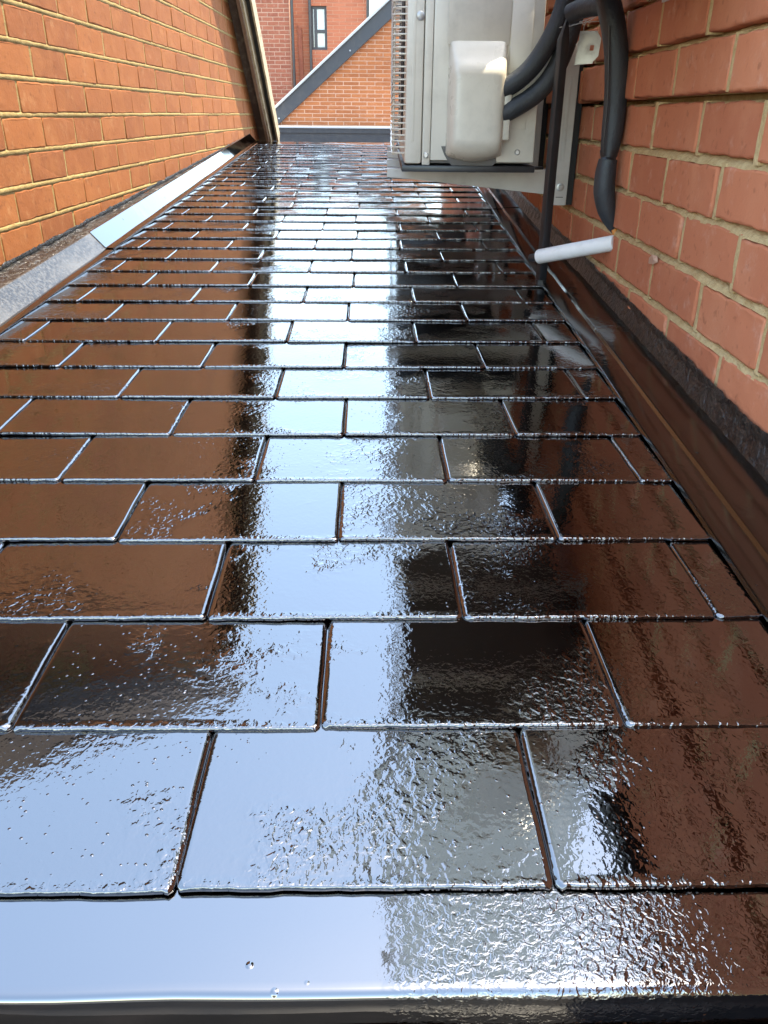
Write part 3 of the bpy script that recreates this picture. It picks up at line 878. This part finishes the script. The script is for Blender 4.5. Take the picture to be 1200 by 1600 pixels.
    screw(root, x0 + W*0.10, y0, Z0 + 0.29, 0.006); screw(root, x0 + W*0.165, y0, Z0 + 0.022); screw(root, x1 - W*0.13, y0, Z0 + 0.030)
    screw(root, x0 + W*0.50, y0 + 0.002, Z0 + 0.33, 0.005)
    return root
AY0, AY1, AZ0 = 1.97, 2.90, -0.105
air_con(0.039, 0.330, AY0, AY1, AZ0, 0.50, 'pale air conditioner nearest on a grey bracket, its rounded pipe cover facing us')
air_con(0.045, 0.330, 3.02, 3.78, AZ0 + 0.004, 0.50, 'second air conditioner along the wall, hidden behind the nearest one')
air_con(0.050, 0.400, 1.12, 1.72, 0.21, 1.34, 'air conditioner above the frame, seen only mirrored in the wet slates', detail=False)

def bracket(y, label, zbase=AZ0, x_out=0.0):
    root = empty('wall_bracket', (RX, y, ZC + zbase - 0.07)); tag(root, label, 'bracket', 'brackets under the air conditioners')
    zt_ = ZC + zbase - 0.014; xo = x_out
    # tapered arm, an open channel
    P = [(xo, y, zt_), (RX - 0.046, y, zt_ - 0.002), (RX - 0.046, y, zt_ - 0.058), (xo + 0.06, y, zt_ - 0.024), (xo, y, zt_ - 0.020)]
    MB().prism(P, (0, 0.004, 0)).build('arm', M['bracket'], root, bevel=0.0012, segs=1)
    MB().box((xo, y + 0.0041, zt_ - 0.004), (RX - 0.046, y + 0.036, zt_ - 0.0002)).build('arm_flange', M['bracket'], root, bevel=0.001, segs=1)
    MB().prism([(p[0], y + 0.0361, p[2]) for p in P], (0, 0.003, 0)).build('arm', M['bracket'], root)
    # upright against the wall
    z1 = ZC + zbase + 0.235; z0 = zt_ - 0.080
    w0, w1 = RX - 0.052, RX - 0.016
    U = [(w0, y - 0.012, z0), (w1, y - 0.012, z0), (w1, y - 0.012, z1 + 0.035), (w0, y - 0.012, z1 - 0.02)]
    MB().prism(U, (0, 0.003, 0)).build('upright', M['bracket'], root, bevel=0.001, segs=1)
    MB().box((w0 + 0.0005, y - 0.0088, z0 + 0.001), (w0 + 0.0035, y + 0.03, z1 - 0.022)).build('upright_side', M['bracket'], root)
    MB().box((w1 + 0.0002, y - 0.011, z0 + 0.001), (RX - 0.0015, y + 0.03, z1 + 0.03)).build('wall_gap_shade', M['dark'], root)  # near-black filler painted in for the shadow between upright and wall
    MB().box((w0 + 0.013, y - 0.0135, z0 + 0.10), (w0 + 0.021, y - 0.0118, z1 - 0.05)).build('pressed_rib', M['bracket'], root, bevel=0.0007, segs=2)
    cx, cz = (w0 + w1)/2, z0 + 0.042
    MB().tube([(cx, y - 0.0115, cz), (cx, y - 0.014, cz)], 0.0095, 20).build('washer', M['steel'], root, bevel=0.0006)
    MB().tube([(cx, y - 0.014, cz), (cx, y - 0.020, cz), (cx, y - 0.021, cz)], [0.0048, 0.0048, 0.0046], 6).build('bolt', M['steel'], root)
    MB().box((cx - 0.009, y - 0.0126, z0 + 0.018), (cx + 0.009, y - 0.0119, z0 + 0.0195)).build('slot', M['dark'], root)
    for xx in (xo + 0.035, RX - 0.13):
        MB().box((xx, y + 0.004, zt_), (xx + 0.055, y + 0.034, zt_ + 0.006)).build('rubber_pad', M['blackp'], root, bevel=0.002)
        MB().tube([(xx + 0.012, y + 0.018, zt_ + 0.006), (xx + 0.012, y + 0.018, zt_ + 0.014)], 0.006, 6).build('bolt', M['steel'], root)
    return root
bracket(2.12, 'nearest pale grey wall bracket with bolted upright and tapered arm', x_out=0.0)
bracket(2.56, 'second wall bracket along, its blunt arm end past the nearest one')
bracket(3.10, 'third wall bracket along, only its arm end showing')
bracket(3.62, 'farthest wall bracket, only the tip of its arm showing')
for y, lb in ((1.20, 'flat steel bracket above the frame under the near end of the upper air conditioner'), (1.50, 'flat steel bracket above the frame under the far end of the upper air conditioner')):
    root = empty('wall_bracket', (RX, y, ZC + 0.18)); tag(root, lb, 'bracket', 'brackets under the air conditioners')
    MB().box((0.04, y, ZC + 0.181), (RX - 0.016, y + 0.03, ZC + 0.1925)).build('arm', M['bracket'], root, bevel=0.001)
    MB().box((RX - 0.0155, y, ZC + 0.165), (RX - 0.012, y + 0.03, ZC + 0.285)).build('upright', M['bracket'], root)

# ------------------------------------------------------------------ pipes
def pipe(name, label, cat, px, rad, mat, n=8, sides=18, group=None):
    P = catmull([at(*p) for p in px], n); rr = lerp_list(rad, n) if hasattr(rad, '__len__') else rad
    o = MB().tube(P, rr, sides).build(name, M[mat], smooth=True, angle=60)
    return tag(o, label, cat, group)
def pipe_local(name, root, px, rad, mat, n=8, sides=18):
    P = catmull([at(*p) for p in px], n); rr = lerp_list(rad, n) if hasattr(rad, '__len__') else rad
    return MB().tube(P, rr, sides).build(name, M[mat], root, smooth=True, angle=60)
pipe('insulated_pipe', 'upper black foam hose curving up from the pipe cover', 'pipe',
     [(770, 148, 1.945), (796, 134, 1.935), (828, 108, 1.925), (857, 66, 1.915), (878, 20, 1.91), (892, -40, 1.905), (905, -110, 1.90)], 0.0195, 'foam')
pipe('insulated_pipe', 'lower black foam hose curving up beside the vertical conduit', 'pipe',
     [(768, 186, 1.95), (798, 172, 1.935), (838, 146, 1.93), (866, 112, 1.925), (886, 66, 1.92), (900, 10, 1.915), (908, -60, 1.91), (912, -120, 1.905)], 0.0195, 'foam')
pipe('flat_cable', 'pale grey cable between the two black hoses', 'cable',
     [(772, 166, 1.962), (800, 152, 1.955), (830, 128, 1.945), (856, 92, 1.935), (875, 40, 1.925), (890, -30, 1.91)], 0.0080, 'bracket')
# big insulated drain on the wall
dr = empty('insulated_drain_pipe', at(958, 362, 1.70)); tag(dr, 'thick black insulated pipe running down the right brick wall, kinked and taped', 'pipe')
pipe_local('upper_sleeve', dr, [(930, -120, 1.76), (938, -60, 1.75), (950, 0, 1.735), (959, 45, 1.725), (963, 90, 1.72), (962, 150, 1.72), (957, 205, 1.72), (951, 244, 1.72)],
           [0.022, 0.022, 0.0225, 0.0225, 0.022, 0.0215, 0.021, 0.0165], 'foam')
pipe_local('branch_stub', dr, [(890, 22, 1.84), (908, 14, 1.82), (930, 9, 1.78), (948, 8, 1.745)], [0.017, 0.0175, 0.0175, 0.017], 'foam')
pipe_local('lower_sleeve', dr, [(950, 249, 1.715), (946, 272, 1.715), (944, 300, 1.715), (948, 328, 1.715), (956, 350, 1.715), (961, 364, 1.715)],
           [0.0180, 0.0205, 0.0210, 0.0185, 0.0125, 0.0055], 'foam')
pipe_local('tape_band', dr, [(952, 236, 1.72), (950.5, 247, 1.718), (949.5, 253, 1.716)], [0.0185, 0.0150, 0.0180], 'blackp')
pipe_local('seam', dr, [(952, 40, 1.702), (951, 100, 1.700), (949, 160, 1.700), (944, 215, 1.700), (942, 238, 1.701)], 0.0016, 'blackp', sides=8)
pipe_local('outlet_seal', dr, [(959, 358, 1.705), (962, 366, 1.705), (960, 372, 1.703)], [0.005, 0.007, 0.005], 'rust', n=4)
# black upright conduit
cd = empty('black_conduit', (0.35, 1.855, roofz(1.855) + 0.01)); tag(cd, 'thin black upright conduit standing on the slates before the bracket', 'conduit')
b0 = at(845, 438, 1.855); b1 = at(880, 62, 1.855)
b2 = at(886, 18, 1.855)
ax = (b1 - b0).normalized()
bw = 0.0118
V = []
for c, s in ((b0, 1.0), (b1, 1.0)):
    for (dx, dy) in ((-1, 0.4), (-0.45, -1), (1, -0.4), (0.55, 1)):
        V.append(c + Vector((dx*bw*s, dy*bw*s, 0)))
tip = b2
F = [(0,1,5,4),(1,2,6,5),(2,3,7,6),(3,0,4,7),(3,2,1,0)]
mb = MB().add(V + [V[6] + (b2 - b1)*1.0 - Vector((bw*0.8, 0, 0))], F + [(4,5,8),(5,6,8),(6,7,8),(7,4,8)])
mb.build('rail', M['blackp'], cd, bevel=0.0015)
fb = at(845, 438, 1.855)
MB().tube([(fb.x, fb.y, roofz(fb.y) + 0.008), (fb.x, fb.y, fb.z + 0.002)], 0.0125, 14).build('foot', M['blackp'], cd)
# white overflow spout
wp = empty('white_waste_pipe', at(900, 388, 1.78)); tag(wp, 'short white plastic waste pipe jutting from the brick wall over the slates', 'pipe')
e0, e1 = at(842, 401, 1.845), at(962, 379, 1.700)
dv = (e1 - e0)
MB().tube([e0, e0 + dv*0.01, e0 + dv*0.5, e1], [0.0150, 0.0156, 0.0156, 0.0156], 22).build('white_pipe', M['whitep'], wp, smooth=True, angle=50)
MB().tube([e0 - dv*0.12, e0 + dv*0.02], 0.0085, 14).build('black_nozzle', M['blackp'], wp, smooth=True, angle=50)
# galvanised clip on the upright
ck = empty('steel_clip', at(918, 75, 1.955)); tag(ck, 'small folded galvanised clip with a square hole beside the insulated pipe', 'clip')
c = at(902, 76, 1.955); ex = Vector((1, -0.25, 0)).normalized(); ez = Vector((0.08, 0, 1)).normalized(); ey = ex.cross(ez)
def q3(a, b, d=0.0): return c + ex*a + ez*b + ey*d
def plate(name, pts, th=0.0016):
    return MB().prism([q3(*p) for p in pts], ey*th).build(name, M['steel'], ck)
hole = [(0.026, 0.006), (0.034, 0.006), (0.034, -0.004), (0.026, -0.004)]
pl = MB()
outer = [(0.0, 0.030), (0.036, 0.030), (0.046, 0.018), (0.046, -0.014), (0.036, -0.026), (0.0, -0.030)]
pl.prism([q3(*p) for p in [(0, 0.030), (0.026, 0.030), (0.026, -0.029), (0, -0.030)]], ey*0.0016)
pl.prism([q3(*p) for p in [(0.026, 0.030), (0.036, 0.030), (0.046, 0.018), (0.046, 0.006), (0.026, 0.006)]], ey*0.0016)
pl.prism([q3(*p) for p in [(0.026, -0.004), (0.046, -0.004), (0.046, -0.014), (0.036, -0.026), (0.026, -0.029)]], ey*0.0016)
pl.prism([q3(*p) for p in [(0.034, 0.006), (0.046, 0.006), (0.046, -0.004), (0.034, -0.004)]], ey*0.0016)
pl.build('plate', M['steel'], ck)
MB().prism([q3(0.0, -0.030, -0.0), q3(0.038, -0.027, 0), q3(0.038, -0.0285, 0), q3(0.0, -0.0315, 0)], ey*0.014).build('lower_fold', M['steel'], ck)
MB().prism([q3(0.0, 0.030, 0), q3(0.036, 0.030, 0), q3(0.036, 0.0315, 0), q3(0.0, 0.0315, 0)], ey*0.008).build('upper_fold', M['steel'], ck)
# cobweb strands, dry leaf
wb = empty('cobweb', at(912, 36, 1.87)); tag(wb, 'dusty grey cobweb strands strung behind the black hoses', 'cobweb')
for pts in ([(874, 43, 1.86), (893, 40, 1.86), (908, 36, 1.85), (921, 34, 1.84), (941, 33, 1.76)], [(905, 35, 1.85), (918, 30, 1.84), (931, 26, 1.82), (936, 14, 1.80)],
            [(912, 50, 1.85), (914, 38, 1.85), (928, 28, 1.83)], [(906, 33, 1.852), (913, 39, 1.85), (915, 33, 1.848), (922, 36, 1.846)]):
    P = catmull([at(*p) for p in pts], 6)
    P = [p + Vector((0, 0, 0.0015*nz(i*0.9, 2, 1))) for i, p in enumerate(P)]
    MB().tube(P, [0.0007 + 0.0007*abs(nz(i*0.7, 4, 4)) for i in range(len(P))], 5).build('strand', M['web'], wb)
lc = at(1017, 398, 1.0); 
def onwall(px, py, off=0.003):
    d = CM.to_3x3() @ Vector(((px - 600)/FPX, -(py - 800)/FPX, -1)); t = (RX - off)/d.x
    return Vector((0, 0, ZC)) + d*t
lf = MB(); P = [onwall(*p, o) for *p, o in ((1013, 412, 0.001), (1014, 403, 0.004), (1019, 398, 0.007), (1027, 400, 0.004), (1028, 410, 0.003), (1020, 413, 0.006))]
ctr = onwall(1021, 406, 0.0085)
lf.add(P + [ctr], [(i, (i + 1) % 6, 6) for i in range(6)])
lfo = empty('dry_leaf', onwall(1021, 413, 0.002)); tag(lfo, 'tiny shrivelled leaf clinging to the right brick wall', 'leaf')
lf.build('blade', M['leaf'], lfo)
MB().tube([onwall(1020, 400, 0.006), onwall(1015, 394, 0.005), onwall(1011, 391, 0.003)], 0.0006, 5).build('stalk', M['leaf'], lfo)

# ------------------------------------------------------------------ brick chimney beyond the air conditioners
CY = 9.0
ch = empty('brick_chimney', (0.8, CY + 0.3, 0)); tag(ch, 'brick chimney hidden behind the air conditioners, mirrored as an orange streak in the slates', 'chimney')
MB().box((0.60, CY, 0), (0.98, CY + 0.6, ZC + 1.75)).build('stack', M['far'], ch)
MB().box((0.57, CY - 0.03, ZC + 1.751), (1.01, CY + 0.63, ZC + 1.85)).build('capping', M['greylt'], ch)
